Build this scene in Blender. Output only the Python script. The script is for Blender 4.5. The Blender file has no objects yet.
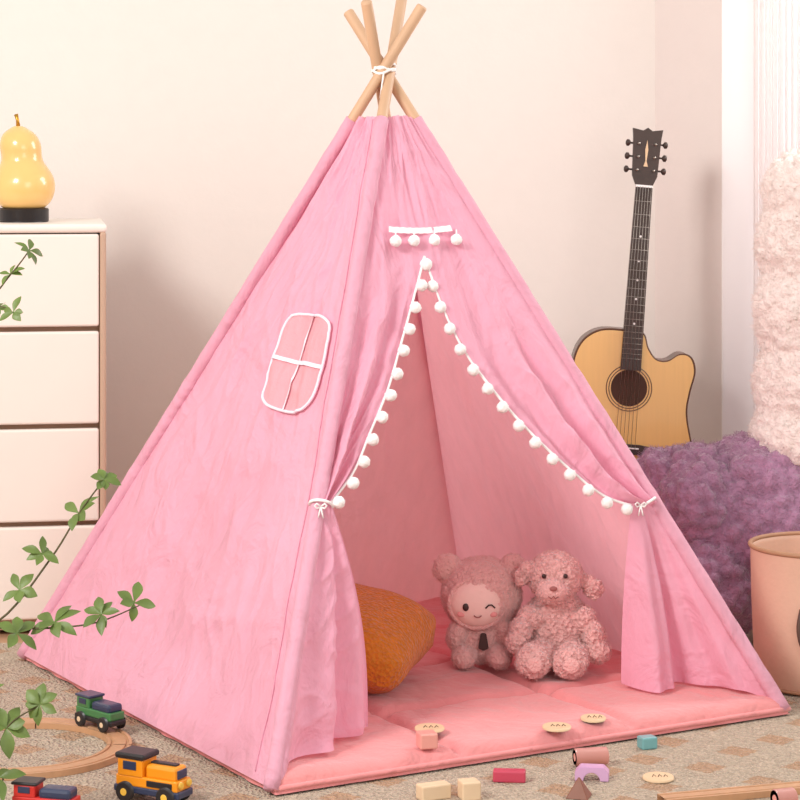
import bpy, bmesh, math, random
from mathutils import Vector, Matrix, Euler, noise
random.seed(7)
V=Vector
sc=bpy.context.scene
try:
    sc.view_settings.view_transform='Standard'
    sc.view_settings.look='None'
except Exception: pass

# ---------------------------------------------------------------- materials
def lin(c):
    return tuple(((x/255)/12.92 if x/255<=0.04045 else ((x/255+0.055)/1.055)**2.4) for x in c)+(1,)
def mat(name,col,rough=0.6,bump=0.0,bscale=50,stretch=(1,1,1),var=0.0,trans=0.0,col2=None,metal=0,sheen=0,emit=0,kind='noise',detail=4,coat=0,vscale=None,wr=0):
    m=bpy.data.materials.new(name); m.use_nodes=True
    nt=m.node_tree; N=nt.nodes; L=nt.links
    b=N['Principled BSDF']; out=N['Material Output']
    b.inputs['Base Color'].default_value=lin(col)
    b.inputs['Roughness'].default_value=rough
    b.inputs['Metallic'].default_value=metal
    b.inputs['Sheen Weight'].default_value=sheen
    b.inputs['Coat Weight'].default_value=coat
    if emit:
        b.inputs['Emission Color'].default_value=lin(col); b.inputs['Emission Strength'].default_value=emit
    tc=N.new('ShaderNodeTexCoord'); mp=N.new('ShaderNodeMapping')
    mp.inputs['Scale'].default_value=stretch
    L.new(tc.outputs['Object'],mp.inputs['Vector'])
    cs=b.inputs['Base Color']; colsock=None
    n1=N.new('ShaderNodeTexNoise'); n1.inputs['Scale'].default_value=vscale or bscale*0.3; n1.inputs['Detail'].default_value=3
    L.new(mp.outputs[0],n1.inputs['Vector'])
    mix=N.new('ShaderNodeMix'); mix.data_type='RGBA'
    mix.inputs[6].default_value=lin(col)
    c2=col2 if col2 else tuple(max(0,x*(1-var)) for x in col)
    mix.inputs[7].default_value=lin(c2)
    L.new(n1.outputs['Fac'],mix.inputs[0]); L.new(mix.outputs[2],cs); colsock=mix.outputs[2]
    bp=None
    if bump:
        if kind=='noise':
            t=N.new('ShaderNodeTexNoise'); t.inputs['Scale'].default_value=bscale; t.inputs['Detail'].default_value=detail; o=t.outputs['Fac']
        elif kind=='voronoi':
            t=N.new('ShaderNodeTexVoronoi'); t.inputs['Scale'].default_value=bscale; o=t.outputs['Distance']
        else:
            t=N.new('ShaderNodeTexWave'); t.inputs['Scale'].default_value=bscale; t.inputs['Distortion'].default_value=1.0; o=t.outputs['Fac']
        L.new(mp.outputs[0],t.inputs['Vector'])
        bp=N.new('ShaderNodeBump'); bp.inputs['Strength'].default_value=bump; bp.inputs['Distance'].default_value=0.01
        L.new(o,bp.inputs['Height']); L.new(bp.outputs[0],b.inputs['Normal'])
        if wr:
            t2=N.new('ShaderNodeTexNoise'); t2.inputs['Scale'].default_value=7; t2.inputs['Detail'].default_value=5; t2.inputs['Distortion'].default_value=1.2
            mp2=N.new('ShaderNodeMapping'); mp2.inputs['Scale'].default_value=(1,1,.7); L.new(tc.outputs['Object'],mp2.inputs[0]); L.new(mp2.outputs[0],t2.inputs['Vector'])
            b2=N.new('ShaderNodeBump'); b2.inputs['Strength'].default_value=wr; b2.inputs['Distance'].default_value=0.04
            L.new(t2.outputs['Fac'],b2.inputs['Height']); L.new(b2.outputs[0],bp.inputs['Normal'])
    if trans:
        tr=N.new('ShaderNodeBsdfTranslucent'); L.new(colsock,tr.inputs['Color'])
        ms=N.new('ShaderNodeMixShader'); ms.inputs[0].default_value=trans
        L.new(b.outputs[0],ms.inputs[1]); L.new(tr.outputs[0],ms.inputs[2]); L.new(ms.outputs[0],out.inputs['Surface'])
    return m

M={}
M['wall']=mat('wall_paint',(236,228,221),0.9,0.05,60,var=0.02)
M['wallr_shaded']=mat('wall_paint_shaded_side',(229,218,213),0.9,0.05,60,var=0.02)  # darker copy of the wall paint, the side segment's shade put into its colour
M['floor']=mat('floor_wood',(196,156,122),0.5,0.1,20,(1,8,1),var=0.12)
M['canvas']=mat('pink_canvas',(248,184,206),0.85,0.22,110,(1,1,0.5),var=0.04,trans=0.27,sheen=0.15,vscale=4,wr=.6)
M['canvas_in']=mat('pink_canvas_back',(253,192,202),0.85,0.5,70,(1,1,0.15),var=0.06,trans=0.45,sheen=0.15,vscale=30,wr=.35)
M['mesh']=mat('window_netting',(253,190,200),0.8,0.25,260,kind='voronoi',var=0.05,trans=0.3)
M['white']=mat('white_cotton',(252,246,244),0.9,0.3,200,var=0.03,sheen=0.3)
M['trim_lilac']=mat('pale_ribbon',(244,228,240),0.8,0.2,200,var=0.03)
M['pine']=mat('pine_pole',(220,178,142),0.55,0.15,30,(1,1,0.1),var=0.16)
M['mat']=mat('quilted_mat',(236,148,148),0.9,0.35,50,var=0.07,sheen=0.3,vscale=8,wr=.4)
M['dress']=mat('dresser_lacquer',(240,229,219),0.45,0.02,20,var=0.02)
M['dress_edge']=mat('dresser_wood_edge',(202,170,146),0.5,0.1,30,(1,1,0.1),var=0.1)
M['dress_dark']=mat('dresser_gap',(200,160,132),0.7,0,20,var=0.1)
M['lamp']=mat('lamp_glass',(238,192,118),0.25,0,10,var=0.03,emit=0.03,coat=0.5)
M['gold']=mat('brass',(200,150,60),0.3,0,10,metal=0.9)
M['black']=mat('black_plastic',(38,34,36),0.4,0,10,var=0.05)
M['leaf']=mat('leaf_green',(124,150,72),0.45,0.2,60,var=0.45,trans=0.2,vscale=15)
M['twig']=mat('twig_brown',(92,84,50),0.7,0.2,60,var=0.2)
M['vase']=mat('ceramic_vase',(225,205,190),0.4,0.05,30,var=0.05)
M['must']=mat('mustard_corduroy',(228,130,24),0.9,0.6,120,kind='voronoi',var=0.22,sheen=0.2,vscale=60)
M['doll']=mat('plush_pink',(252,194,188),0.95,0.9,170,var=0.06,sheen=0.6,vscale=90)
M['lamb']=mat('plush_rose',(252,194,188),0.95,0.8,130,var=0.06,sheen=0.6,vscale=90,kind='voronoi')
M['skin']=mat('doll_face',(250,214,204),0.8,0.1,100,var=0.02,sheen=0.2)
M['cheek']=mat('doll_blush',(240,160,158),0.8,0,100,var=0.05)
M['dark']=mat('dark_brown_thread',(62,36,32),0.4,0,50,var=0.1)
M['nose']=mat('nose_thread',(170,102,98),0.6,0.2,100,var=0.1)
M['purple']=mat('plush_purple',(200,148,182),0.95,0.8,120,var=0.25,sheen=0.5,vscale=22)
M['cream']=mat('plush_cream_pink',(252,236,229),0.95,0.8,120,var=0.06,sheen=0.5,vscale=22)
M['spruce']=mat('spruce_top',(240,190,112),0.3,0.03,60,(6,1,0.3),var=0.06,coat=0.6)
M['rosew']=mat('rosewood',(92,56,38),0.4,0.05,60,(1,1,0.1),var=0.25,coat=0.3)
M['ebony']=mat('ebony_board',(66,46,38),0.45,0.05,60,var=0.2)
M['hole']=mat('guitar_interior',(78,46,30),0.8,0.05,60,var=0.2)
M['steel']=mat('steel',(150,140,132),0.3,0,10,metal=0.9)
M['binding']=mat('dark_binding',(96,58,36),0.4,0,30,var=0.1)
M['binpeach']=mat('peach_leather',(222,180,156),0.6,0.1,90,var=0.04)
M['binrim']=mat('tan_piping',(178,132,100),0.6,0.1,90,var=0.08)
M['strap']=mat('dark_strap',(90,62,50),0.6,0.1,90,var=0.1)
M['track']=mat('beech_track',(206,158,118),0.5,0.1,40,(3,3,1),var=0.14)
M['beech']=mat('beech_block',(236,206,170),0.55,0.1,40,(1,4,1),var=0.1)
M['disc']=mat('wood_disc',(234,200,160),0.6,0.1,60,var=0.1)
def paint(n,c): return mat(n,c,0.4,0.03,60,var=0.06,coat=0.3)
M['orange']=paint('orange_paint',(246,152,20)); M['red']=paint('red_paint',(206,40,34)); M['green']=paint('green_paint',(66,124,72))
M['navy']=paint('navy_paint',(44,54,84)); M['blue']=paint('blue_paint',(70,130,190)); M['pinkb']=paint('pink_paint',(238,164,152)); M['crim']=paint('crimson_paint',(200,66,92))
M['lil']=paint('lilac_paint',(214,170,208)); M['teal']=paint('teal_paint',(118,176,178)); M['brn']=paint('brown_paint',(130,74,50)); M['yel']=paint('yellow_paint',(240,190,70))
M['sheer']=mat('sheer_curtain',(248,241,240),0.9,0.1,200,var=0.02,trans=0.35)
M['frame']=mat('window_frame_white',(253,251,251),0.4,0,10,var=0.01)
M['glass']=mat('bright_window_pane',(255,253,252),0.3,0,10,emit=0.8)

def rug_mat():
    m=mat('woven_rug',(222,198,170),0.95,1.0,150,var=0.28,sheen=0.2,vscale=130,kind='voronoi')
    nt=m.node_tree;N=nt.nodes;L=nt.links
    b=N['Principled BSDF']; src=b.inputs['Base Color'].links[0].from_socket
    tc=N.new('ShaderNodeTexCoord'); mp=N.new('ShaderNodeMapping'); mp.inputs['Rotation'].default_value=(0,0,math.radians(38)); L.new(tc.outputs['Object'],mp.inputs[0])
    v=N.new('ShaderNodeTexVoronoi'); v.voronoi_dimensions='2D'; v.distance='CHEBYCHEV'; v.inputs['Scale'].default_value=7.0; v.inputs['Randomness'].default_value=0.25
    L.new(mp.outputs[0],v.inputs['Vector'])
    n=N.new('ShaderNodeTexNoise'); n.inputs['Scale'].default_value=90; L.new(tc.outputs['Object'],n.inputs['Vector'])
    ad=N.new('ShaderNodeMath'); ad.operation='MULTIPLY_ADD'; ad.inputs[1].default_value=0.14; L.new(n.outputs['Fac'],ad.inputs[0]); L.new(v.outputs['Distance'],ad.inputs[2])
    cr=N.new('ShaderNodeValToRGB'); cr.color_ramp.elements[0].position=0.27; cr.color_ramp.elements[0].color=(1,1,1,1); cr.color_ramp.elements[1].position=0.30; cr.color_ramp.elements[1].color=(0,0,0,1)
    L.new(ad.outputs[0],cr.inputs[0])
    ml=N.new('ShaderNodeMath'); ml.operation='MULTIPLY'; ml.inputs[1].default_value=0.75; L.new(cr.outputs[0],ml.inputs[0])
    mx=N.new('ShaderNodeMix'); mx.data_type='RGBA'; L.new(ml.outputs[0],mx.inputs[0]); L.new(src,mx.inputs[6]); mx.inputs[7].default_value=lin((184,136,94))
    L.new(mx.outputs[2],b.inputs['Base Color'])
    return m
M['rug']=rug_mat()

# ---------------------------------------------------------------- helpers
def link(o):
    sc.collection.objects.link(o); return o
def mkobj(name,me,m=None,smooth=True):
    o=bpy.data.objects.new(name,me); link(o)
    if m: me.materials.append(m)
    if smooth:
        for p in me.polygons: p.use_smooth=True
    return o
def empty(name,loc=(0,0,0)):
    o=bpy.data.objects.new(name,None); o.empty_display_size=0.05; o.location=loc; link(o); return o
def par(parent,*objs):
    bpy.context.view_layer.update()
    for o in objs:
        o.parent=parent; o.matrix_parent_inverse=parent.matrix_world.inverted()
def grid(name,fn,nu,nv,m,closeu=False,smooth=True):
    vs=[];fs=[]
    for j in range(nv+1):
        for i in range(nu+(0 if closeu else 1)):
            vs.append(fn(i/nu,j/nv))
    w=nu if closeu else nu+1
    for j in range(nv):
        for i in range(nu):
            a=j*w+i; b=j*w+(i+1)%w
            fs.append((a,b,b+w,a+w))
    me=bpy.data.meshes.new(name); me.from_pydata([tuple(v) for v in vs],[],fs); me.update()
    return mkobj(name,me,m,smooth)
def tube(name,pts,r,m,seg=10,cap=True,closed=False):
    pts=[V(p) for p in pts]; n=len(pts)
    rs=r if isinstance(r,(list,tuple)) else [r]*n
    vs=[];fs=[]
    prev=None
    for i,p in enumerate(pts):
        if closed: d=pts[(i+1)%n]-pts[i-1]
        else: d=pts[min(i+1,n-1)]-pts[max(i-1,0)]
        d.normalize()
        if prev is None:
            up=V((0,0,1)) if abs(d.z)<0.9 else V((1,0,0))
            a=d.cross(up).normalized()
        else:
            a=(prev-d*prev.dot(d)).normalized()
        prev=a; b=d.cross(a)
        for k in range(seg):
            t=2*math.pi*k/seg
            vs.append(p+(a*math.cos(t)+b*math.sin(t))*rs[i])
    for i in range(n if closed else n-1):
        for k in range(seg):
            a0=i*seg+k; b0=i*seg+(k+1)%seg; i2=(i+1)%n
            fs.append((a0,b0,i2*seg+(k+1)%seg,i2*seg+k))
    if cap and not closed:
        fs.append(tuple(range(seg-1,-1,-1))); fs.append(tuple((n-1)*seg+k for k in range(seg)))
    me=bpy.data.meshes.new(name); me.from_pydata([tuple(v) for v in vs],[],fs); me.update()
    return mkobj(name,me,m)
def box(name,size,loc,m,rot=(0,0,0),bev=0.003,segs=2):
    bm=bmesh.new(); bmesh.ops.create_cube(bm,size=1)
    for v in bm.verts: v.co=V((v.co.x*size[0],v.co.y*size[1],v.co.z*size[2]))
    if bev: bmesh.ops.bevel(bm,geom=bm.edges[:],offset=min(bev,min(size)*0.45),segments=segs,affect='EDGES',profile=0.5)
    me=bpy.data.meshes.new(name); bm.to_mesh(me); bm.free()
    o=mkobj(name,me,m,False); o.location=loc; o.rotation_euler=rot; return o
def lathe(name,prof,m,loc=(0,0,0),seg=48,rot=(0,0,0)):
    def fn(u,v):
        k=v*(len(prof)-1); i=min(int(k+1e-6),len(prof)-2); f=k-i
        r=prof[i][0]*(1-f)+prof[i+1][0]*f; z=prof[i][1]*(1-f)+prof[i+1][1]*f
        t=2*math.pi*u; return V((r*math.cos(t),r*math.sin(t),z))
    o=grid(name,fn,seg,len(prof)-1,m,closeu=True); o.location=loc; o.rotation_euler=rot; return o
def cyl(name,r,h,loc,m,rot=(0,0,0),seg=32,bev=0.002):
    b=min(bev,r*.4,h*.4)
    return lathe(name,[(0,-h/2),(r-b,-h/2),(r-b,-h/2),(r,-h/2+b),(r,-h/2+b),(r,h/2-b),(r,h/2-b),(r-b,h/2),(r-b,h/2),(0,h/2)],m,loc,seg,rot)
def prism(name,pts2,depth,m,loc=(0,0,0),rot=(0,0,0),bev=0.0015):
    bm=bmesh.new()
    vs=[bm.verts.new((x,-depth/2,z)) for x,z in pts2]
    f=bm.faces.new(vs)
    r=bmesh.ops.extrude_face_region(bm,geom=[f])
    for g in r['geom']:
        if isinstance(g,bmesh.types.BMVert): g.co.y+=depth
    bmesh.ops.recalc_face_normals(bm,faces=bm.faces[:])
    if bev: bmesh.ops.bevel(bm,geom=bm.edges[:],offset=bev,segments=2,affect='EDGES')
    me=bpy.data.meshes.new(name); bm.to_mesh(me); bm.free()
    o=mkobj(name,me,m,False); o.location=loc; o.rotation_euler=rot; return o
def catmull(pts,sub=6,closed=True):
    n=len(pts); out=[]
    rng=range(n) if closed else range(n-1)
    for i in rng:
        if closed: p0,p1,p2,p3=pts[i-1],pts[i],pts[(i+1)%n],pts[(i+2)%n]
        else: p0,p1,p2,p3=pts[max(i-1,0)],pts[i],pts[i+1],pts[min(i+2,n-1)]
        for k in range(sub):
            t=k/sub
            out.append(tuple(0.5*((2*b)+(-a+c)*t+(2*a-5*b+4*c-d)*t*t+(-a+3*b-3*c+d)*t**3) for a,b,c,d in zip(p0,p1,p2,p3)))
    if not closed: out.append(tuple(pts[-1]))
    return out
def blob(name,ells,voxel,m,disp=0.0,dscale=20,smooth=6,curl=0,cscale=30):
    bm=bmesh.new()
    for e in ells:
        c,r=e[0],e[1]; R=Euler(e[2]).to_matrix() if len(e)>2 else Matrix.Identity(3)
        res=bmesh.ops.create_icosphere(bm,subdivisions=4,radius=1)
        for v in res['verts']:
            v.co=V(c)+R@V((v.co.x*r[0],v.co.y*r[1],v.co.z*r[2]))
    me=bpy.data.meshes.new(name+'_src'); bm.to_mesh(me); bm.free()
    o=bpy.data.objects.new(name+'_src',me); link(o)
    md=o.modifiers.new('r','REMESH'); md.mode='VOXEL'; md.voxel_size=voxel
    sm=o.modifiers.new('s','SMOOTH'); sm.iterations=smooth; sm.factor=0.5
    dg=bpy.context.evaluated_depsgraph_get(); dg.update()
    me2=bpy.data.meshes.new_from_object(o.evaluated_get(dg))
    bpy.data.objects.remove(o)
    me2.name=name; me2.materials.clear()
    if disp or curl:
        ns=[v.normal.copy() for v in me2.vertices]
        for v,nn in zip(me2.vertices,ns):
            d=disp*(noise.noise(v.co*dscale)+0.5*noise.noise(v.co*dscale*2.3))
            if curl:
                w=v.co+V((noise.noise(v.co*18),noise.noise(v.co*18+V((9,0,0))),noise.noise(v.co*18+V((0,7,0)))))*(.25/cscale)
                dd=noise.voronoi(w*cscale)[0]
                d+=curl*(1-min(1.0,dd[0]*dd[0]*2.2))
            v.co+=nn*d
    me2.update()
    return mkobj(name,me2,m)
def fur(o,count,length,child,rad,kink=0,clump=0.3):
    o.modifiers.new('fur','PARTICLE_SYSTEM'); s=o.particle_systems[0].settings
    s.type='HAIR'; s.count=count; s.hair_length=length; s.hair_step=3; s.render_step=2; s.display_step=2
    s.child_type='INTERPOLATED'; s.rendered_child_count=child; s.child_percent=1
    s.radius_scale=1.0; s.root_radius=rad; s.tip_radius=rad*0.3
    s.clump_factor=clump; s.roughness_1=length*0.4; s.roughness_1_size=0.02; s.roughness_2=length*.5
    s.brownian_factor=length*0.5
    s.use_advanced_hair=True
    if kink: s.kink='CURL'; s.kink_amplitude=kink; s.kink_frequency=3

# ---------------------------------------------------------------- camera
cd=bpy.data.cameras.new('camera'); cam=bpy.data.objects.new('camera',cd); link(cam)
cam.location=(0,0,1.2); cam.rotation_euler=(math.radians(90),0,0)
cd.lens=102.5; cd.sensor_width=36; cd.shift_y=-0.3125; cd.clip_end=50
sc.camera=cam

# ---------------------------------------------------------------- room
def wallseg(name,a,b,z0,z1,m,th=0.1):
    a=V((a[0],a[1],0)); b=V((b[0],b[1],0)); d=(b-a); L_=d.length; ang=math.atan2(d.y,d.x)
    n=V((-d.y,d.x,0)).normalized()
    c=(a+b)/2+n*th/2
    return box(name,(L_,th,z1-z0),(c.x,c.y,(z0+z1)/2),m,(0,0,ang),bev=0)
wallseg('wall_back',(-3.2,6.45),(0.722,6.45),-0.012,2.7,M['wall'])
wallseg('wall_right',(0.722,6.45),(0.884,6.26),-0.012,2.7,M['wallr_shaded'])
wallseg('wall_left',(-3.2,2.5),(-3.2,6.45),-0.012,2.7,M['wall'])
box('baseboard_back',(3.9,.014,.08),(-1.235,6.442,.028),M['frame'])
box('floor',(8,9,0.1),(0,4,-0.062),M['floor'],bev=0)
box('area_rug',(3.6,3.0,0.012),(0.1,4.05,-0.006),M['rug'],bev=0.004)
w=empty('window_1',(1.5,6.22,1.2))
parts=[]
wx0,wx1,wy=0.884,2.6,6.27
parts.append(box('jamb_left',(0.10,0.10,2.7),(wx0+0.05,wy+0.03,1.34),M['frame']))
parts.append(box('jamb_right',(0.08,0.10,2.7),(wx1,wy+0.03,1.34),M['frame']))
parts.append(box('mullion',(0.06,0.06,2.7),(1.75,wy+0.03,1.34),M['frame']))
parts.append(box('sill',(wx1-wx0,0.12,0.10),((wx0+wx1)/2,wy+0.03,0.04),M['frame']))
parts.append(box('head',(wx1-wx0,0.10,0.10),((wx0+wx1)/2,wy+0.03,2.64),M['frame']))
parts.append(box('pane',(wx1-wx0,0.01,2.6),((wx0+wx1)/2,wy+0.08,1.34),M['glass'],bev=0))
par(w,*parts)
def cf(u,v):
    x=.956+u*1.5; return V((x,6.16+0.010*math.sin(u*2*math.pi*90)+0.005*math.sin(u*90),0.02+v*2.6))
grid('sheer_curtain',cf,1300,6,M['sheer'])

# ---------------------------------------------------------------- tent
F=V((-.241,4.223,0)); L_=V((-.894,5.358,0)); R=V((.822,4.836,0)); B=V((.169,5.971,0)); A=V((-.036,5.097,1.375))
C0=V((A.x,A.y,0))
def lerp(a,b,t): return a+(b-a)*t
def facept(c1,c2,s,t,d=0):
    p=lerp(lerp(c1,A,t),lerp(c2,A,t),s)
    n=(c2-c1).cross(A-c1).normalized()
    mid=(c1+c2)/2-C0
    if n.dot(mid)<0: n=-n
    return p+n*d
T0,T1=0.010,0.925
tent=empty('play_tent',(A.x,A.y,0.04)); tp=[]
def crease(x,y,seed):
    a=1-abs(noise.noise(V((x,y,seed))))*3.2
    return max(0,a)**2
def wrink(s,t,seed,amp):
    return amp*(noise.noise(V((s*3+seed,t*2.2,seed)))+0.5*noise.noise(V((s*8,t*5+seed,seed)))+0.28*noise.noise(V((s*20,t*9,seed))))+amp*.34*crease(s*3.2+t*3,t*5-s*1.5,seed)+amp*.28*crease(s*7-t*4,t*6+s*3,seed+3)+amp*.14*crease(s*15+t*5,t*13,seed+6)
def dl(s,t):
    e=math.sin(math.pi*min(max(s,0),1))**0.5
    low=max(0,min(1,(t-.03)/.09)); low=low*low*(3-2*low)
    return (-0.028*e*e*(1-t)*low)+e*wrink(s,t,3.1,0.021)*low+e*0.004*math.sin(s*16+t*9)*(1-t)*low+.011*(1-low)*e
tp.append(grid('left_panel',lambda u,v:facept(F,L_,u,T0+v*(T1-T0),dl(u,T0+v*(T1-T0))+.003*(1-v)),220,240,M['canvas']))
def db(s,t,sd):
    e=math.sin(math.pi*s)**0.5
    return -0.035*e*e*(1-t)+e*wrink(s,t,sd,0.017)+e*0.0025*math.sin(s*75+3*noise.noise(V((s*4,t*3,sd))))*(1-t)
TB=.03
tp.append(grid('back_left_panel',lambda u,v:facept(L_,B,u,TB+v*(T1-TB),db(u,TB+v*(T1-TB),8.2)),200,80,M['canvas_in']))
tp.append(grid('back_right_panel',lambda u,v:facept(B,R,u,TB+v*(T1-TB),db(u,TB+v*(T1-TB),5.7)),200,80,M['canvas_in']))
Ledge=[(.703,.456),(.643,.355),(.579,.273),(.506,.202),(.449,.142),(.398,.097),(.357,.035)]
Redge=[(.703,.462),(.627,.50),(.559,.552),(.494,.628),(.438,.698),(.386,.770),(.335,.847),(.315,.925)]
def edge(tab,f):
    c=catmull(tab,10,False); k=f*(len(c)-1); i=min(int(k),len(c)-2); g=k-i
    return (c[i][0]*(1-g)+c[i+1][0]*g, c[i][1]*(1-g)+c[i+1][1]*g)
def dfu(s,t):
    e=math.sin(math.pi*s)**0.5
    return e*(0.006+wrink(s,t,1.3,0.014))
tp.append(grid('front_upper_panel',lambda u,v:facept(F,R,u,.703+v*(T1-.703),dfu(u,.703+v*(T1-.703))),110,90,M['canvas']))
def lcur(u,v):
    t,s=edge(Ledge,v); ss=u*s
    fold=math.sin(u*math.pi*4.5+v*2.0+1.2*noise.noise(V((u*2,v*2,1))))*0.018*min(1,v*2.2)*math.sin(math.pi*min(1,u*1.05))
    d0=dfu(ss,.703)*(1-v)+(.010*noise.noise(V((u*5,v*5,2)))+.006*crease(u*4+v*2,v*5,2))*math.sin(math.pi*u)*min(1,v*4)
    return facept(F,R,ss,t,d0+fold+0.006*v)
tp.append(grid('left_curtain_upper',lcur,110,130,M['canvas']))
def rcur(u,v):
    t,s=edge(Redge,v); ss=s+(1-s)*u
    fold=math.sin(u*math.pi*5.0+v*2.4+1.2*noise.noise(V((u*2,v*2,5))))*0.024*min(1,v*1.8)*math.sin(math.pi*min(1,(1-u)*1.05))
    d0=dfu(ss,.703)*(1-v)+(.010*noise.noise(V((u*5,v*5,9)))+.006*crease(u*4+v*2,v*5,9))*math.sin(math.pi*u)*min(1,v*4)
    return facept(F,R,ss,t,d0+fold+0.006*v)
tp.append(grid('right_curtain_upper',rcur,110,130,M['canvas']))
ltop0=facept(F,R,0.0,.357,0.006); ltop1=facept(F,R,.035,.357,0.016)
lbot0=V((-.239,4.222,.014)); lbot1=V((-.064,4.56,.046))
def lcl(u,v):
    top=lerp(ltop0,ltop1,u); bot=lerp(lbot0,lbot1,u)
    bot.z=.014+.032*min(1,u*5)
    p=lerp(top,bot,v)
    p.x+=0.022*math.sin(math.pi*v)*u
    amp=0.022*(v**0.7)*math.sin(math.pi*min(1,max(0,u)))**0.5
    nrm=V((.887,-.46,0))
    return p+nrm*(amp*(math.sin(u*math.pi*5+0.6)+0.3*math.sin(u*23+v*2)+.5*noise.noise(V((u*4,v*3,0))))+.008*math.sin(math.pi*u)*crease(u*3+v,v*5,4))
tp.append(grid('left_curtain_drape',lcl,120,100,M['canvas']))
rtop0=facept(F,R,.915,.318,0.018); rtop1=facept(F,R,1,.318,0.0)
rbot=[V((.478,4.92,.048)),V((.53,4.86,.044)),V((.578,4.87,.045)),V((.60,4.93,.047)),V((.68,4.90,.046)),V((.74,4.86,.044)),V((.818,4.838,.018))]
rb=catmull([tuple(p) for p in rbot],12,False)
def rcl(u,v):
    k=u*(len(rb)-1); i=min(int(k),len(rb)-2); g=k-i
    bot=lerp(V(rb[i]),V(rb[i+1]),g)
    top=lerp(rtop0,rtop1,u)
    p=lerp(top,bot,v)
    if u<0.4: p.x+=0.018*math.sin(math.pi*v)**0.8*(u/0.4-0.35)
    amp=0.010*v*math.sin(math.pi*u)
    return p+V((.3,-.95,0))*amp*(math.sin(u*math.pi*11)+.9*noise.noise(V((u*5,v*4,3))))
tp.append(grid('right_curtain_drape',rcl,120,80,M['canvas']))
tops={0:1.16,1:1.105,2:1.10,3:1.11}
for i,c in enumerate((F,L_,R,B)):
    rad=(c-C0).normalized(); perp=V((-rad.y,rad.x,0))
    ax=A+perp*0.0135
    cc_=c+(rad*.034 if i==3 else V((0,0,0)))
    p0=lerp(cc_,ax,.012); p1=lerp(cc_,ax,tops[i])
    tp.append(tube('pole_%d'%(i+1),[p0,lerp(p0,p1,.5),p1-(p1-p0).normalized()*.003,p1],[.0125,.0125,.0125,.0105],M['pine'],20))
    q0=lerp(cc_,ax,.008); q1=lerp(cc_,ax,.922)
    pts=[lerp(q0,q1,j/60) for j in range(61)]
    tp.append(tube('pole_sleeve_%d'%(i+1),pts,[.0155+.0022*noise.noise(V((j*.6,i,0))) for j in range(61)],M['canvas'],18))
    if i in (0,):
        tp.append(tube('sleeve_seam',[facept(F,L_,.045+.008*j/60,.02+.9*j/60,dl(.045,.02+.9*j/60)+.003*(1-j/60)+.0015) for j in range(61)],.0014,M['canvas'],6))
ck=[A+V((.0255*math.cos(a),.0255*math.sin(a),.005*math.sin(a*2.5)+a*.0009-.004)) for a in [j*2*math.pi/16 for j in range(49)]]
tp.append(tube('pole_binding_cord',ck,.003,M['white'],8))
tp.append(tube('cord_tail',[A+V((.0,-.027,.0)),A+V((-.004,-.034,-.03)),A+V((-.008,-.033,-.06))],.002,M['white'],6))
tp.append(tube('left_hem_trim',[facept(F,R,s,t,.010) for t,s in [edge(Ledge,j/50) for j in range(51)]],.0028,M['white'],8))
tp.append(tube('right_hem_trim',[facept(F,R,s,t,.010) for t,s in [edge(Redge,j/50) for j in range(51)]],.0030,M['white'],8))
pm=bmesh.new()
def pom(p,r=.0128):
    res=bmesh.ops.create_icosphere(pm,subdivisions=3,radius=r)
    sd=random.random()*20
    for v in res['verts']:
        n=v.co.normalized(); v.co=v.co+n*0.0022*noise.noise(n*7+V((sd,0,0))); v.co+=p
def along(tab,n):
    pts=[edge(tab,j/300) for j in range(301)]; w3=[facept(F,R,s,t,.016) for t,s in pts]
    cum=[0]
    for j in range(1,len(w3)): cum.append(cum[-1]+(w3[j]-w3[j-1]).length)
    for i in range(n):
        tgt=cum[-1]*(i+.15)/(n-.5)
        j=min(range(len(cum)),key=lambda q:abs(cum[q]-tgt)); yield w3[j]
for p in along(Ledge,12): pom(p+V((.004,-.004,-.012)))
for p in along(Redge,15): pom(p+V((-.004,-.004,-.012)))
for s in (.25,.385,.535,.70):
    pp=facept(F,R,s,.724,.022); pom(pp)
    tp.append(tube('pompom_loop',[pp,pp+V((0,0,.022))],.0018,M['white'],6))
me=bpy.data.meshes.new('pompom_fringe'); pm.to_mesh(me); pm.free()
tp.append(mkobj('pompom_fringe',me,M['white']))
tp.append(grid('top_lace_strip',lambda u,v:facept(F,R,.205+u*.50,.7385+v*.009-.003*math.sin(u*math.pi),.019+.001*math.sin(u*60)),60,4,M['white']))
def ring(c,r,ax,name):
    a=ax.orthogonal().normalized(); b=ax.cross(a).normalized()
    return tube(name,[c+(a*math.cos(t)+b*math.sin(t))*r for t in [2*math.pi*j/24 for j in range(24)]],.0033,M['white'],8,closed=True)
for nm,c,cc in (('left',F,facept(F,R,.012,.357,.006)),('right',R,facept(F,R,.970,.318,.004))):
    tp.append(ring(cc,.023,(A-c).normalized(),nm+'_tie_band'))
    b0=cc+V((.0 if nm=='left' else -.014,-.025,0))
    for sg in (-1,1):
        tp.append(tube(nm+'_tie_bow_%d'%(sg+2),[b0,b0+V((sg*.008,-.004,.007)),b0+V((sg*.012,-.004,.003)),b0+V((sg*.008,-.003,-.003)),b0],.002,M['white'],6))
        tp.append(tube(nm+'_tie_tail_%d'%(sg+2),[b0,b0+V((sg*.003,-.004,-.012)),b0+V((sg*.005,-.003,-.022))],.0017,M['white'],6))
WC=[(.443,.476),(.159,.476),(.073,.610),(.473,.612)]
def wst(a,b):
    x=(a+1)/2; y=(b+1)/2
    bs=WC[0][0]*(1-x)+WC[1][0]*x; bt=WC[0][1]*(1-x)+WC[1][1]*x
    ts=WC[3][0]*(1-x)+WC[2][0]*x; tt=WC[3][1]*(1-x)+WC[2][1]*x
    return bs*(1-y)+ts*y, bt*(1-y)+tt*y
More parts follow.
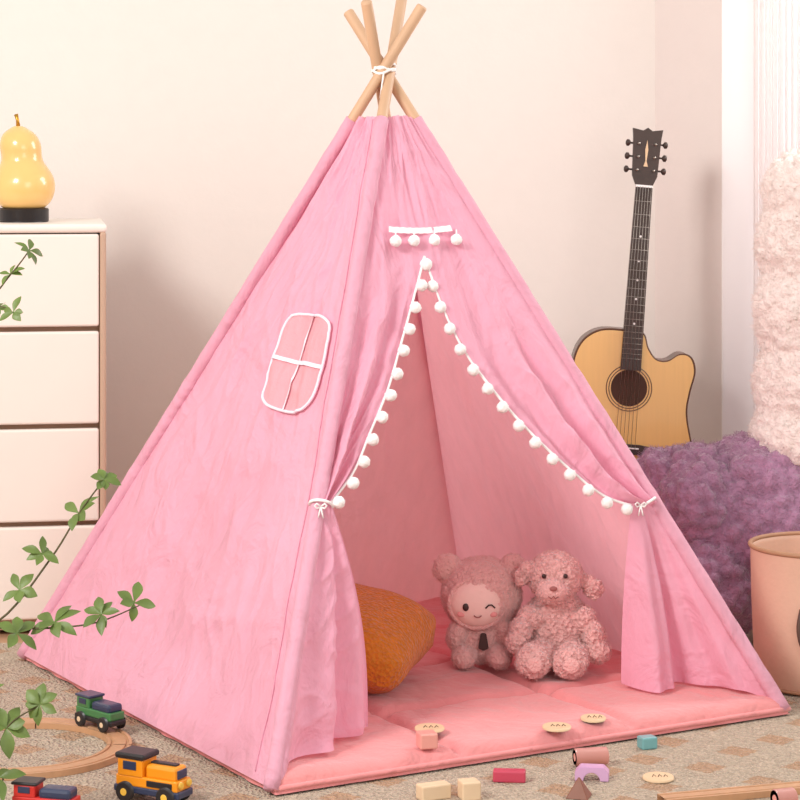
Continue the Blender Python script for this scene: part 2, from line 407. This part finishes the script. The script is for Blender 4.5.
def wp(a,b,off):
    s,t=wst(a*1.03,b*1.06); return facept(F,L_,s,t,dl(s,t)+off+.004)
def sup(th,r=1,e=.42):
    c,s_=math.cos(th),math.sin(th)
    return (r*math.copysign(abs(c)**e,c), r*math.copysign(abs(s_)**e,s_))
tp.append(grid('tent_window_netting',lambda u,v:wp(*sup(2*math.pi*u,v,.55),.004),80,24,M['mesh'],closeu=True))
tp.append(tube('tent_window_border',[wp(*sup(2*math.pi*j/120,1,.55),.005) for j in range(120)],.0034,M['trim_lilac'],8,closed=True))
def rib(name,f,w_):
    return grid(name,lambda u,v:f(u*2-1,(v-.5)*2*w_),40,3,M['trim_lilac'])
tp.append(rib('tent_window_bar_vertical',lambda a,b:wp(b,a,.0075),.045))
tp.append(rib('tent_window_bar_horizontal',lambda a,b:wp(a,b,.0085),.042))
par(tent,*tp)

# ---------------------------------------------------------------- quilted mat
fx=(R-F); fy=(L_-F)
def matp(a,b):
    e=0.004
    a=.011+a*.989
    return F+fx*(a*(1+2*e)-e)+fy*(b*(1+2*e)-e)
def mtop(u,v):
    a=u;b=v
    def ed(x): return min(1,min(x,1-x)/0.022)
    e=min(ed(a),ed(b)); e=math.sqrt(max(0,1-(1-e)**2))
    q=1.0
    for k_ in (1/4,2/4,3/4):
        q*=1-.6*math.exp(-((b-k_)/.010)**2)
    for k_ in (1/3,2/3):
        q*=1-.6*math.exp(-((a-k_)/.010)**2)
    z=.004+e*(.028*q+.006)+e*.006*noise.noise(V((a*9,b*9,0)))*1.0+e*.004*noise.noise(V((a*28,b*18,4)))
    p=matp(a,b)
    wob=.004*noise.noise(V((a*20,b*20,7)))*(1-min(1,min(a,1-a,b,1-b)/.05))
    return V((p.x+wob,p.y+wob,z))
m1=grid('mat_top',mtop,200,200,M['mat'])
m2=grid('mat_underside',lambda u,v:V((*matp(u*.992+.004,v*.992+.004).xy,.002)),4,4,M['mat'])
def perim(o,z):
    pts=[]
    cs=[(o,o),(1-o,o),(1-o,1-o),(o,1-o)]
    for i in range(4):
        a,b=cs[i],cs[(i+1)%4]
        for j in range(30):
            f=j/30; q=matp(a[0]+(b[0]-a[0])*f,a[1]+(b[1]-a[1])*f); pts.append(V((q.x+.003*noise.noise(V((j*.7,i,0))),q.y+.003*noise.noise(V((j*.7,i,3))),z)))
    return pts
m3=tube('mat_piping',perim(.002,.014),.0055,M['mat'],8,closed=True)
pmt=empty('padded_play_mat',(C0.x,C0.y,0)); par(pmt,m1,m2,m3)
MZ=.042

# ---------------------------------------------------------------- dresser
ang=math.radians(9)
dr=empty('chest_of_drawers',(-.76,5.66,0)); D=[]
def dloc(x,y,z):
    c,s=math.cos(ang),math.sin(ang); return (-.735+x*c-y*s,5.70+x*s+y*c,z)
W,DP,H=1.0,.50,1.015
R9=(0,0,ang)
D.append(box('carcass',(W-.01,DP-.03,H-.06),dloc(-W/2,DP/2+.016,(H-.06)/2+.03),M['dress_dark'],R9,.004))
D.append(box('side_right',(.016,DP,H-.02),dloc(-.008,DP/2,(H-.02)/2),M['dress_edge'],R9,.006,3))
D.append(box('side_left',(.016,DP,H-.02),dloc(-W+.008,DP/2,(H-.02)/2),M['dress_edge'],R9,.006,3))
D.append(box('top_board',(W+.004,DP+.004,.022),dloc(-W/2,DP/2,H-.011),M['dress'],R9,.009,4))
zt=H-.022
hh=.231
for i in range(4):
    z1=zt-i*(hh+.012); D.append(box('drawer_front_%d'%(i+1),(W-.036,.022,hh),dloc(-W/2,.010,z1-hh/2-.003),M['dress'],R9,.006,3))
D.append(box('plinth',(W-.04,DP-.06,.03),dloc(-W/2,DP/2,.015),M['dress_edge'],R9,.003))
par(dr,*D)
lx,ly,lz=-.968,5.86,H
pl=empty('pear_lamp',(lx,ly,lz))
prof=[]
for z,r in [(0,.045),(.006,.058),(.025,.073),(.05,.080),(.075,.078),(.100,.067),(.118,.056),(.130,.0525),(.142,.052),(.158,.053),(.175,.050),(.192,.041),(.204,.026),(.212,.012),(.213,0)]:
    prof.append((r,z))
ps=[(a,b) for a,b in catmull(prof,5,False)]
lp=lathe('pear_shade',[(max(0,a),b) for a,b in ps],M['lamp'],(lx,ly,lz+.034),64)
for v in lp.data.vertices:
    f=max(0,(v.co.z-.09))/.12; v.co.x-=.014*min(1,f)
lb=cyl('lamp_base',.064,.036,(lx,ly,lz+.018),M['black'],bev=.003)
st=tube('lamp_stem',[V((lx-.014,ly,lz+.243)),V((lx-.016,ly,lz+.262)),V((lx-.020,ly,lz+.277))],[.006,.004,.0055],M['gold'],12)
par(pl,lp,lb,st)

# ---------------------------------------------------------------- plant
pe=empty('potted_branch_plant',(-1.14,4.25,0)); PL=[]
vs_=lathe('vase',[(0,.0),(.07,0),(.085,.02),(.10,.10),(.095,.2),(.06,.27),(.045,.30),(.05,.32),(.045,.318),(.038,.30),(.03,.2)],M['vase'],(-1.14,4.25,0.001))
PL.append(vs_)
stems=[
 ([(-1.14,4.25,.12),(-1.10,4.25,.30),(-.86,4.2,.30),(-.738,4.18,.335),(-.646,4.2,.444),(-.592,4.2,.53),(-.546,4.2,.592)],.0032),
 ([(-.80,4.19,.315),(-.738,4.17,.325),(-.64,4.12,.335),(-.55,4.12,.345),(-.475,4.15,.37)],.0026),
 ([(-1.13,4.25,.12),(-1.06,4.2,.32),(-.86,4.1,.16),(-.79,4.08,.06),(-.735,4.08,.10),(-.700,4.08,.17),(-.645,4.08,.205)],.003),
 ([(-1.14,4.26,.12),(-1.13,4.26,.5),(-.98,4.3,.82),(-.80,4.3,.90),(-.735,4.3,.965),(-.70,4.3,1.01)],.003),
 ([(-.80,4.3,.90),(-.75,4.29,.905),(-.725,4.27,.895)],.002),
]
for i,(p,r) in enumerate(stems):
    c=catmull(p,6,False); n=len(c)
    PL.append(tube('stem_%d'%(i+1),c,[r*(1-.6*j/n) for j in range(n)],M['twig'],7))
lv=[];lf=[]
def leaf(base,dirv,up,L0,W0):
    d=dirv.normalized(); side=d.cross(up).normalized(); n=side.cross(d).normalized()
    prof=[(0,.04),(.12,.12),(.28,.30),(.45,.45),(.60,.5),(.76,.40),(.90,.20),(1,.0)]
    i0=len(lv)
    bend=random.uniform(.1,.5); tw=random.uniform(-.3,.3)
    for t,w_ in prof:
        cen=base+d*L0*t-n*(bend*L0*t*t)
        for sx in (-1,0,1):
            lv.append(cen+side*sx*w_*W0+n*(abs(sx)*.35*W0*w_+sx*tw*w_*W0*t))
    for j in range(len(prof)-1):
        for k_ in range(2):
            a=i0+j*3+k_; lf.append((a,a+1,a+4,a+3))
def whorl(c,sz=.042,n=5):
    ax=V((random.uniform(-.8,.8),-.6+random.uniform(-.6,.3),.8)).normalized()
    a=ax.orthogonal().normalized(); b=ax.cross(a); t0=random.random()*6
    for i in range(n):
        t=t0+2*math.pi*i/n+random.uniform(-.35,.35)
        d=(a*math.cos(t)+b*math.sin(t))+ax*random.uniform(-.1,.6)
        leaf(V(c),d,ax,sz*random.uniform(.6,1.15),sz*.50*random.uniform(.8,1.1))
for c,sz in [((-.592,4.2,.53),.044),((-.546,4.2,.592),.036),((-.66,4.2,.455),.036),((-.70,4.19,.39),.040),((-.625,4.12,.345),.048),((-.54,4.12,.36),.038),((-.485,4.15,.375),.044),
             ((-.705,4.08,.165),.050),((-.645,4.08,.207),.046),((-.72,4.08,.075),.050),((-.735,4.09,.22),.034),((-.69,4.1,.33),.044),
             ((-.735,4.3,.965),.030),((-.70,4.3,1.01),.032),((-.725,4.27,.895),.032),((-.76,4.3,.90),.030)]:
    whorl(c,sz,random.choice((5,6,7)))
me=bpy.data.meshes.new('leaves'); me.from_pydata([tuple(v) for v in lv],[],lf); me.update()
PL.append(mkobj('leaves',me,M['leaf']))
par(pe,*PL)

# ---------------------------------------------------------------- guitar
gt=empty('acoustic_guitar',(.60,6.02,.18)); G=[]
GA=math.radians(4.6); GX,GY,GZ=.603,6.0,.573
def gp(u,v,d=0):
    return V((GX+u*math.cos(GA)+v*math.sin(GA),GY+d+v*0.06,GZ-u*math.sin(GA)+v*math.cos(GA)))
out=[(-.02,.150),(-.085,.146),(-.130,.115),(-.150,.062),(-.145,.0),(-.130,-.055),(-.138,-.125),(-.178,-.195),(-.203,-.27),(-.188,-.34),(-.12,-.385),(0,-.396),
     (.12,-.385),(.188,-.34),(.203,-.27),(.194,-.195),(.172,-.125),(.156,-.055),(.160,.0),(.170,.055),(.158,.092),(.130,.098),(.098,.078),(.066,.080),(.042,.108),(.026,.146)]
oc=catmull(out,6,True)
def gplate(name,pts,d0,d1,m):
    n=len(pts); vs=[gp(x,y,d0) for x,y in pts]+[gp(x,y,d1) for x,y in pts]
    fs=[tuple(range(n)),tuple(range(2*n-1,n-1,-1))]+[(i,i+n,(i+1)%n+n,(i+1)%n) for i in range(n)]
    me=bpy.data.meshes.new(name); me.from_pydata([tuple(v) for v in vs],[],fs); me.update()
    return mkobj(name,me,m,False)
G.append(gplate('body_sides',oc,.004,.10,M['rosew']))
G.append(gplate('body_soundboard',[(x*.985,y*.985) for x,y in oc],-.001,.004,M['spruce']))
G.append(tube('body_binding',[gp(x,y,.002) for x,y in oc],.003,M['binding'],6,closed=True))
def circ(r,n=48,cx=0,cy=0): return [(cx+r*math.cos(2*math.pi*i/n),cy+r*math.sin(2*math.pi*i/n)) for i in range(n)]
G.append(gplate('soundhole',circ(.048),-.0016,-.001,M['hole']))
for i,r in enumerate((.053,.060)): G.append(tube('rosette_%d'%(i+1),[gp(x,y,-.0012) for x,y in circ(r)],.0013,M['rosew'],6,closed=True))
G.append(gplate('fretboard',[(-.027,.048),(.027,.048),(.022,.53),(-.022,.53)],-.012,-.004,M['ebony']))
G.append(gplate('neck',[(-.025,.12),(.025,.12),(.020,.54),(-.020,.54)],-.004,.022,M['rosew']))
for i in range(20):
    v=.53-.66*(1-2**(-(i+1)/12)); w_=.022+(.53-v)/.482*.005
    if v>.05: G.append(tube('fret_%d'%(i+1),[gp(-w_,v,-.0125),gp(w_,v,-.0125)],.0009,M['steel'],6))
for v in (.40,.335,.285,.235,.17): G.append(gplate('inlay_dot',circ(.003,12,0,v),-.0128,-.012,M['white']))
G.append(gplate('nut',[(-.022,.53),(.022,.53),(.022,.536),(-.022,.536)],-.015,-.004,M['white']))
G.append(gplate('headstock',[(-.023,.536),(.023,.536),(.033,.56),(.037,.66),(.040,.685),(.012,.680),(0,.688),(-.012,.680),(-.040,.685),(-.037,.66),(-.033,.56)],-.006,.012,M['ebony']))
G.append(gplate('headstock_inlay',[(-.004,.63),(0,.655),(.004,.63),(.0015,.60),(.006,.585),(-.006,.585),(-.0015,.60)],-.0075,-.006,M['disc']))
for i,v in enumerate((.575,.610,.645)):
    for sg in (-1,1):
        G.append(tube('tuner_post_%d%d'%(i,sg+1),[gp(sg*.022,v,-.014),gp(sg*.022,v,-.004)],.0035,M['steel'],10))
        G.append(tube('tuner_shaft_%d%d'%(i,sg+1),[gp(sg*.034,v,.004),gp(sg*.046,v,.004)],.0025,M['ebony'],8))
        G.append(tube('tuner_knob_%d%d'%(i,sg+1),[gp(sg*.043,v,.004),gp(sg*.047,v,.004),gp(sg*.053,v,.004),gp(sg*.056,v,.004)],[.004,.009,.009,.004],M['ebony'],12))
G.append(gplate('bridge',[(-.085,-.168),(-.05,-.172),(.05,-.172),(.085,-.168),(.085,-.152),(.04,-.146),(-.04,-.146),(-.085,-.152)],-.010,-.001,M['ebony']))
G.append(gplate('saddle',[(-.036,-.157),(.036,-.157),(.036,-.154),(-.036,-.154)],-.014,-.010,M['white']))
for i in range(6):
    a=-.026+i*.0104; b=-.018+i*.0072
    G.append(tube('string_%d'%(i+1),[gp(a,-.156,-.0145),gp(b,.533,-.0165)],.0006,M['steel'],5))
par(gt,*G)
gs=empty('guitar_stand',(.58,6.05,0)); S=[]
bt=gp(0,-.396,.05)
bz=bt.z-.014
S.append(tube('cradle_bar',[V((bt.x-.13,5.955,bz)),V((bt.x+.13,5.955,bz))],.008,M['black'],10))
for sx in (-1,1):
    S.append(tube('cradle_arm_%d'%(sx+2),[V((bt.x+sx*.1,6.13,bz)),V((bt.x+sx*.1,5.945,bz))],.008,M['black'],10))
    S.append(tube('leg_%d'%(sx+2),[V((bt.x+sx*.08,6.06,bz)),V((bt.x+sx*.16,5.97,0.0))],.009,M['black'],10))
S.append(tube('rear_leg',[V((bt.x,6.12,bz)),V((bt.x,6.30,0))],.009,M['black'],10))
S.append(tube('cradle_rear_bar',[V((bt.x-.13,6.12,bz)),V((bt.x+.13,6.12,bz))],.008,M['black'],10))
par(gs,*S)

# ---------------------------------------------------------------- alpaca plush
ap=empty('alpaca_plush',(1.0,5.6,0))
ay=5.62
body=blob('plush_body',[((.98,ay,.26),(.36,.22,.225)),((.73,ay-.02,.34),(.12,.17,.130)),((.645,ay-.02,.405),(.055,.065,.055)),((.93,ay,.385),(.20,.18,.115)),
   ((.75,ay-.14,.145),(.13,.10,.115)),((1.2,ay-.14,.145),(.13,.10,.115)),((.75,ay+.10,.145),(.12,.09,.115)),((1.2,ay+.10,.145),(.12,.09,.115)),((1.2,ay,.36),(.14,.16,.16))],.007,M['purple'],.012,9,8,.014,34)
neck=blob('plush_neck_and_head',[((1.03,ay-.03,.50),(.165,.16,.12)),((1.03,ay-.03,.62),(.158,.145,.16)),((1.035,ay-.03,.80),(.160,.135,.18)),((1.045,ay-.03,.98),(.166,.13,.16)),((1.07,ay-.03,1.09),(.178,.13,.13)),
   ((1.24,ay-.05,1.06),(.10,.09,.08)),((1.10,ay-.12,1.23),(.03,.02,.08),(.2,0,0)),((1.10,ay+.06,1.23),(.03,.02,.08),(-.2,0,0))],.007,M['cream'],.008,9,8,.009,38)
e1=blob('plush_eye_left',[((1.19,ay-.155,1.10),(.014,.01,.014))],.004,M['dark'])
nz=blob('plush_nose',[((1.34,ay-.05,1.07),(.015,.025,.014))],.005,M['nose'])
fur(body,12000,.007,4,.0007,clump=.2); fur(neck,10000,.006,4,.0007,clump=.2)
par(ap,body,neck,e1,nz)

# ---------------------------------------------------------------- storage bin
sb=empty('storage_basket',(.955,5.13,0)); sx_,sy_=.945,5.12
b1=lathe('basket_wall',[(0,.004),(.138,.004),(.144,.012),(.150,.10),(.154,.20),(.156,.305),(.158,.312),(.152,.312),(.150,.30),(.146,.2),(.138,.02),(0,.02)],M['binpeach'],(sx_,sy_,0),64)
b2=tube('basket_rim',[V((sx_+.156*math.cos(t),sy_+.156*math.sin(t),.312)) for t in [2*math.pi*i/64 for i in range(64)]],.0055,M['binrim'],10,closed=True)
b3=tube('basket_bottom_piping',[V((sx_+.145*math.cos(t),sy_+.145*math.sin(t),.008)) for t in [2*math.pi*i/64 for i in range(64)]],.004,M['binrim'],8,closed=True)
aa=[math.radians(x) for x in (-115,-116,-110,-90,-80,-78)]
zz=[.195,.15,.105,.09,.12,.20]
b4=tube('basket_handle',catmull([(sx_+(.156 if i in(0,5) else .170)*math.cos(a),sy_+(.156 if i in(0,5) else .170)*math.sin(a),z) for i,(a,z) in enumerate(zip(aa,zz))],5,False),.006,M['strap'],10)
par(sb,b1,b2,b3,b4)

# ---------------------------------------------------------------- cushion
def cush(u,v):
    th=2*math.pi*u; ph=math.pi*(v-.5)
    a,b=sup(th); rr=math.cos(ph)**.45 if math.cos(ph)>0 else 0
    x=a*rr; y=b*rr
    pinch=1-.04*(1-abs(a*b)**1.0)
    e=math.sqrt(max(0,(1-min(1,abs(x))**2.8))*max(0,(1-min(1,abs(y))**2.8)))
    z=math.copysign(1,ph)*e
    return V((x*.185*pinch,y*.175*pinch,z*.090+.008*noise.noise(V((x*2.5,y*2.5,z)))))
cu=grid('mustard_cushion',cush,96,64,M['must'],closeu=True)
cu.location=(-.125,4.95,.150); cu.rotation_euler=(math.radians(8),math.radians(10),math.radians(-16))
bpy.context.view_layer.update()
zmin=min((cu.matrix_world@v.co).z for v in cu.data.vertices); cu.location.z+=MZ+.001-zmin

# ---------------------------------------------------------------- doll in hood
y0=5.14
do=empty('hooded_doll',(.18,y0,MZ)); DD=[]
hood=blob('doll_hood_and_body',[((.184,y0,.197),(.090,.074,.084)),((.108,y0,.256),(.033,.024,.033)),((.254,y0,.254),(.033,.024,.033)),
   ((.182,y0,.098),(.056,.050,.056)),((.143,y0-.055,.068),(.027,.036,.025)),((.222,y0-.055,.068),(.027,.036,.025)),((.128,y0-.03,.115),(.022,.028,.036),(0,.35,0)),((.240,y0-.03,.115),(.022,.028,.036),(0,-.35,0))],.004,M['doll'],.002,60,3,.003,110)
face=blob('doll_face',[((.172,y0-.052,.188),(.060,.030,.053))],.004,M['skin'],0)
DD+=[hood,face]
rimp=[]
for j in range(48):
    t=2*math.pi*j/48; rimp.append(V((.172+.061*math.cos(t),y0-.054,.188+.054*math.sin(t))))
DD.append(tube('hood_rim',rimp,.0065,M['doll'],8,closed=True))
fy_=y0-.0825
DD.append(blob('doll_eye',[((.146,fy_+.003,.184),(.0075,.003,.0095))],.0015,M['dark']))
DD.append(tube('doll_wink',[V((.190,fy_+.001,.182)),V((.197,fy_+.001,.189)),V((.204,fy_+.003,.189)),V((.211,fy_+.006,.182))],.0018,M['dark'],6))
DD.append(tube('doll_mouth',[V((.164,fy_,.166)),V((.170,fy_,.162)),V((.176,fy_,.162)),V((.181,fy_,.166))],.0014,M['nose'],6))
DD.append(blob('doll_cheek_left',[((.136,fy_+.009,.167),(.010,.003,.007))],.002,M['cheek']))
DD.append(blob('doll_cheek_right',[((.208,fy_+.009,.167),(.010,.003,.007))],.002,M['cheek']))
DD.append(prism('doll_scarf_tag',[(-.006,.018),(.006,.018),(.012,-.016),(0,-.022),(-.012,-.016)],.004,M['dark'],(.186,y0-.062,.105)))
fur(hood,3000,.0035,4,.0005)
par(do,*DD)
# ---------------------------------------------------------------- lamb plush
y1=5.09
la=empty('lamb_plush',(.35,y1,MZ)); LL=[]
lb_=blob('lamb_body',[((.347,y1,.247),(.060,.056,.056)),((.338,y1-.045,.224),(.036,.034,.030)),
  ((.287,y1,.262),(.024,.015,.019),(0,-.4,0)),((.272,y1-.005,.246),(.016,.013,.020)),((.412,y1,.236),(.030,.014,.018),(0,.45,0)),((.432,y1-.005,.220),(.022,.014,.022)),
  ((.350,y1+.01,.132),(.074,.062,.085)),((.350,y1,.180),(.045,.045,.035)),
  ((.290,y1-.025,.160),(.030,.028,.026)),((.268,y1-.045,.135),(.024,.026,.030)),((.258,y1-.055,.112),(.023,.025,.026)),
  ((.408,y1-.02,.155),(.028,.028,.030)),((.430,y1-.04,.120),(.024,.026,.034)),((.440,y1-.05,.090),(.026,.026,.026)),
  ((.310,y1-.06,.084),(.036,.05,.034)),((.292,y1-.105,.082),(.038,.030,.037)),
  ((.380,y1-.06,.082),(.036,.05,.033)),((.372,y1-.105,.080),(.038,.030,.036))],.003,M['lamb'],.002,70,2,.0035,110)
LL.append(lb_)
LL.append(blob('lamb_eye_left',[((.318,y1-.056,.258),(.0055,.004,.0055))],.0015,M['dark']))
LL.append(blob('lamb_eye_right',[((.366,y1-.056,.258),(.0055,.004,.0055))],.0015,M['dark']))
LL.append(blob('lamb_muzzle',[((.338,y1-.058,.226),(.031,.028,.025))],.003,M['doll']))
LL.append(blob('lamb_nose',[((.337,y1-.087,.236),(.009,.004,.006))],.0015,M['nose']))
LL.append(tube('lamb_mouth',[V((.326,y1-.083,.218)),V((.333,y1-.086,.214)),V((.337,y1-.087,.220)),V((.341,y1-.086,.214)),V((.348,y1-.083,.218))],.0013,M['nose'],6))
for i,(fx_,fz) in enumerate(((.292,.080),(.372,.078))):
    LL.append(blob('lamb_foot_pad_%d'%(i+1),[((fx_,y1-.138,fz),(.020,.005,.019))],.003,M['doll']))
fur(lb_,3500,.0035,4,.0005,kink=.001)
par(la,*LL)

# ---------------------------------------------------------------- toys
def place_disc(x,y,z,name='wooden_disc',r=.030):
    e=empty(name,(x,y,z)); a=cyl('disc',r,.007,(x,y,z+.0045),M['disc'],bev=.002)
    bs=[]
    for k_ in range(3):
        px=x-.012+k_*.011
        bs.append(tube('letter_stroke_%d'%(k_+1),[V((px,y-.008,z+.0083)),V((px+.004,y+.007,z+.0083)),V((px+.007,y-.006,z+.0083))],.0009,M['rosew'],5))
    par(e,a,*bs)
MT=.044
place_disc(.059,4.54,MT-.001); place_disc(.313,4.55,MT-.001,'wooden_disc',.029); place_disc(.392,4.62,MT-.001,'wooden_disc',.026)
place_disc(.492,4.34,0,'wooden_disc',.030)
def blk(name,size,x,y,m,rz=0,z=0): return box(name,size,(x,y,z+size[2]/2),m,(0,0,math.radians(rz)),.003)
blk('pink_toy_block',(.036,.036,.030),.052,4.42,M['pinkb'],15,MT-.003)
blk('beech_toy_block',(.060,.03,.028),.062,4.215,M['beech'],25)
blk('beech_toy_cube',(.036,.036,.034),.128,4.215,M['beech'],15)
blk('crimson_toy_block',(.062,.026,.022),.208,4.33,M['crim'],-5)
cyl('pink_toy_cylinder',.017,.066,(.372,4.44,.018),M['pinkb'],(0,math.radians(90),math.radians(12)))
arch=[(-.032,0),(-.016,0)]+[(-.016*math.cos(t),.016*math.sin(t)) for t in [math.pi*i/8 for i in range(1,8)]]+[(.016,0),(.032,0),(.032,.016),(.022,.026),(-.022,.026),(-.032,.016)]
o=prism('lilac_toy_arch',arch,.03,M['lil'],(.366,4.34,.001),(0,0,math.radians(-8)),.001)
blk('teal_toy_block',(.034,.028,.024),.496,4.57,M['teal'],20)
bm=bmesh.new(); bmesh.ops.create_cone(bm,segments=4,radius1=.030,radius2=.002,depth=.036,cap_ends=True)
bmesh.ops.bevel(bm,geom=bm.edges[:],offset=.001,segments=1,affect='EDGES')
me=bpy.data.meshes.new('brown_toy_pyramid'); bm.to_mesh(me); bm.free(); o=mkobj('brown_toy_pyramid',me,M['brn'],False); o.location=(.332,4.225,.0185); o.rotation_euler=(0,0,.5)
cyl('pink_toy_roller',.018,.04,(.700,4.15,.019),M['pinkb'],(0,math.radians(90),math.radians(20)))
def trackprof(cx,cy,r0,r1,a0,a1,name):
    def f(u,v):
        a=a0+(a1-a0)*u
        pr=[(r0,0),(r0,.012),(r0+.006,.012),(r0+.007,.009),(r0+.011,.009),(r0+.012,.012),(r1-.012,.012),(r1-.011,.009),(r1-.007,.009),(r1-.006,.012),(r1,.012),(r1,0),(r0,0)]
        r,z=pr[min(int(round(v*12)),12)]
        return V((cx+r*math.cos(a),cy+r*math.sin(a),z+.0005))
    return grid(name,f,96,12,M['track'],smooth=False)
tk=empty('wooden_train_track',(-.755,4.55,0))
tks=[trackprof(-.755,4.55,.170,.218,i*math.pi/2+.008,(i+1)*math.pi/2-.008,'curved_track_%d'%(i+1)) for i in range(4)]
par(tk,*tks)
def straight(name,x,y,rz,L0):
    e=empty(name,(x,y,0)); ps_=[]
    pr=[(-.022,0),(-.022,.012),(-.016,.012),(-.015,.009),(-.011,.009),(-.010,.012),(.010,.012),(.011,.009),(.015,.009),(.016,.012),(.022,.012),(.022,0),(-.022,0)]
    def f(u,v):
        yy,z=pr[int(round(v*12))]; p=V(((u-.5)*L0,yy,z+.0005)); p.rotate(Euler((0,0,rz))); return p+V((x,y,0))
    ps_.append(grid('rail_piece',f,4,12,M['track'],smooth=False)); par(e,*ps_); return e
straight('straight_train_track',.72,4.255,math.radians(17),.50)

def train(name,x,y,z,rz,cb,cc,cr,cw,hub,L0=.135,loco=True):
    e=empty(name,(x,y,z)); T=[]; s=L0/.135
    def tr(p): p=V(p)*s; p.rotate(Euler((0,0,rz))); return p+V((x,y,z))
    def bx(n,size,loc,m,bev=.003): T.append(box(n,tuple(a*s for a in size),tr(loc),m,(0,0,rz),bev))
    bx('chassis',(.130,.044,.012),(0,0,.020),cw)
    bx('body',(.122,.042,.018),(0,0,.034),cb)
    if loco:
        bx('hood',(.060,.036,.024),(.026,0,.052),cb,.006)
        bx('grille',(.003,.026,.014),(.057,0,.052),cw,.001)
        bx('cab',(.050,.044,.030),(-.032,0,.056),cc)
        bx('cab_window_left',(.026,.002,.014),(-.032,-.0225,.060),M['navy'],.001)
        bx('cab_window_right',(.026,.002,.014),(-.032,.0225,.060),M['navy'],.001)
        bx('roof',(.058,.050,.010),(-.032,0,.075),cr,.004)
        bx('hood_stripe',(.050,.012,.004),(.024,0,.065),cr,.001)
        bx('side_panel',(.050,.002,.010),(.026,-.0215,.034),cr,.001)
        T.append(cyl('headlamp',.006*s,.006*s,tr((.063,.012,.036)),M['yel'],(0,math.radians(90),rz)))
        T.append(cyl('headlamp_2',.006*s,.006*s,tr((.063,-.012,.036)),M['yel'],(0,math.radians(90),rz)))
    else:
        bx('cargo_hood',(.064,.040,.020),(.024,0,.050),cc,.006); bx('cab',(.044,.042,.024),(-.036,0,.053),cb)
        bx('roof',(.052,.046,.006),(-.036,0,.067),cr)
        bx('cab_window_left',(.024,.002,.012),(-.036,-.0215,.056),M['navy'],.001)
    for i,wx in enumerate((-.040,.040)):
        for sg in (-1,1):
            p=tr((wx,sg*.024,.0165))
            T.append(cyl('wheel_%d%d'%(i,sg+1),.0165*s,.010*s,p,M['black'],(math.radians(90),0,rz)))
            T.append(cyl('hub_%d%d'%(i,sg+1),.007*s,.012*s,p,hub,(math.radians(90),0,rz)))
    par(e,*T); return e
train('toy_locomotive',-.455,4.20,0.0,math.radians(-28),M['orange'],M['orange'],M['black'],M['navy'],M['yel'],.150)
train('toy_rail_wagon',-.617,4.686,.0125,math.radians(-44),M['green'],M['navy'],M['navy'],M['black'],M['beech'],.125,False)
train('toy_rail_wagon',-.635,4.09,0.0,math.radians(-15),M['red'],M['navy'],M['black'],M['black'],M['yel'],.130,False)

# ---------------------------------------------------------------- lights
def area(name,loc,tgt,size,en,col):
    l=bpy.data.lights.new(name,'AREA'); l.shape='RECTANGLE'; l.size=size[0]; l.size_y=size[1]; l.energy=en; l.color=col
    o=bpy.data.objects.new(name,l); link(o); o.location=loc
    o.rotation_euler=(V(tgt)-V(loc)).to_track_quat('-Z','Y').to_euler(); return o
area('softbox_key',(-2.3,2.3,2.8),(0,5.1,.6),(1.1,1.1),122,(1,.97,.935))
area('added_front_fill',(1.4,.8,1.9),(0.25,5.1,.4),(2,2),38,(1,.965,.94))  # added fill from the front, brightens the tent interior
area('window_daylight',(1.9,5.9,2.0),(0.3,5.2,.3),(1.0,1.4),46,(1,.98,.96))
wd=bpy.data.worlds.new('world'); sc.world=wd; wd.use_nodes=True
bg=wd.node_tree.nodes['Background']; bg.inputs[0].default_value=(1,.96,.93,1); bg.inputs[1].default_value=.72
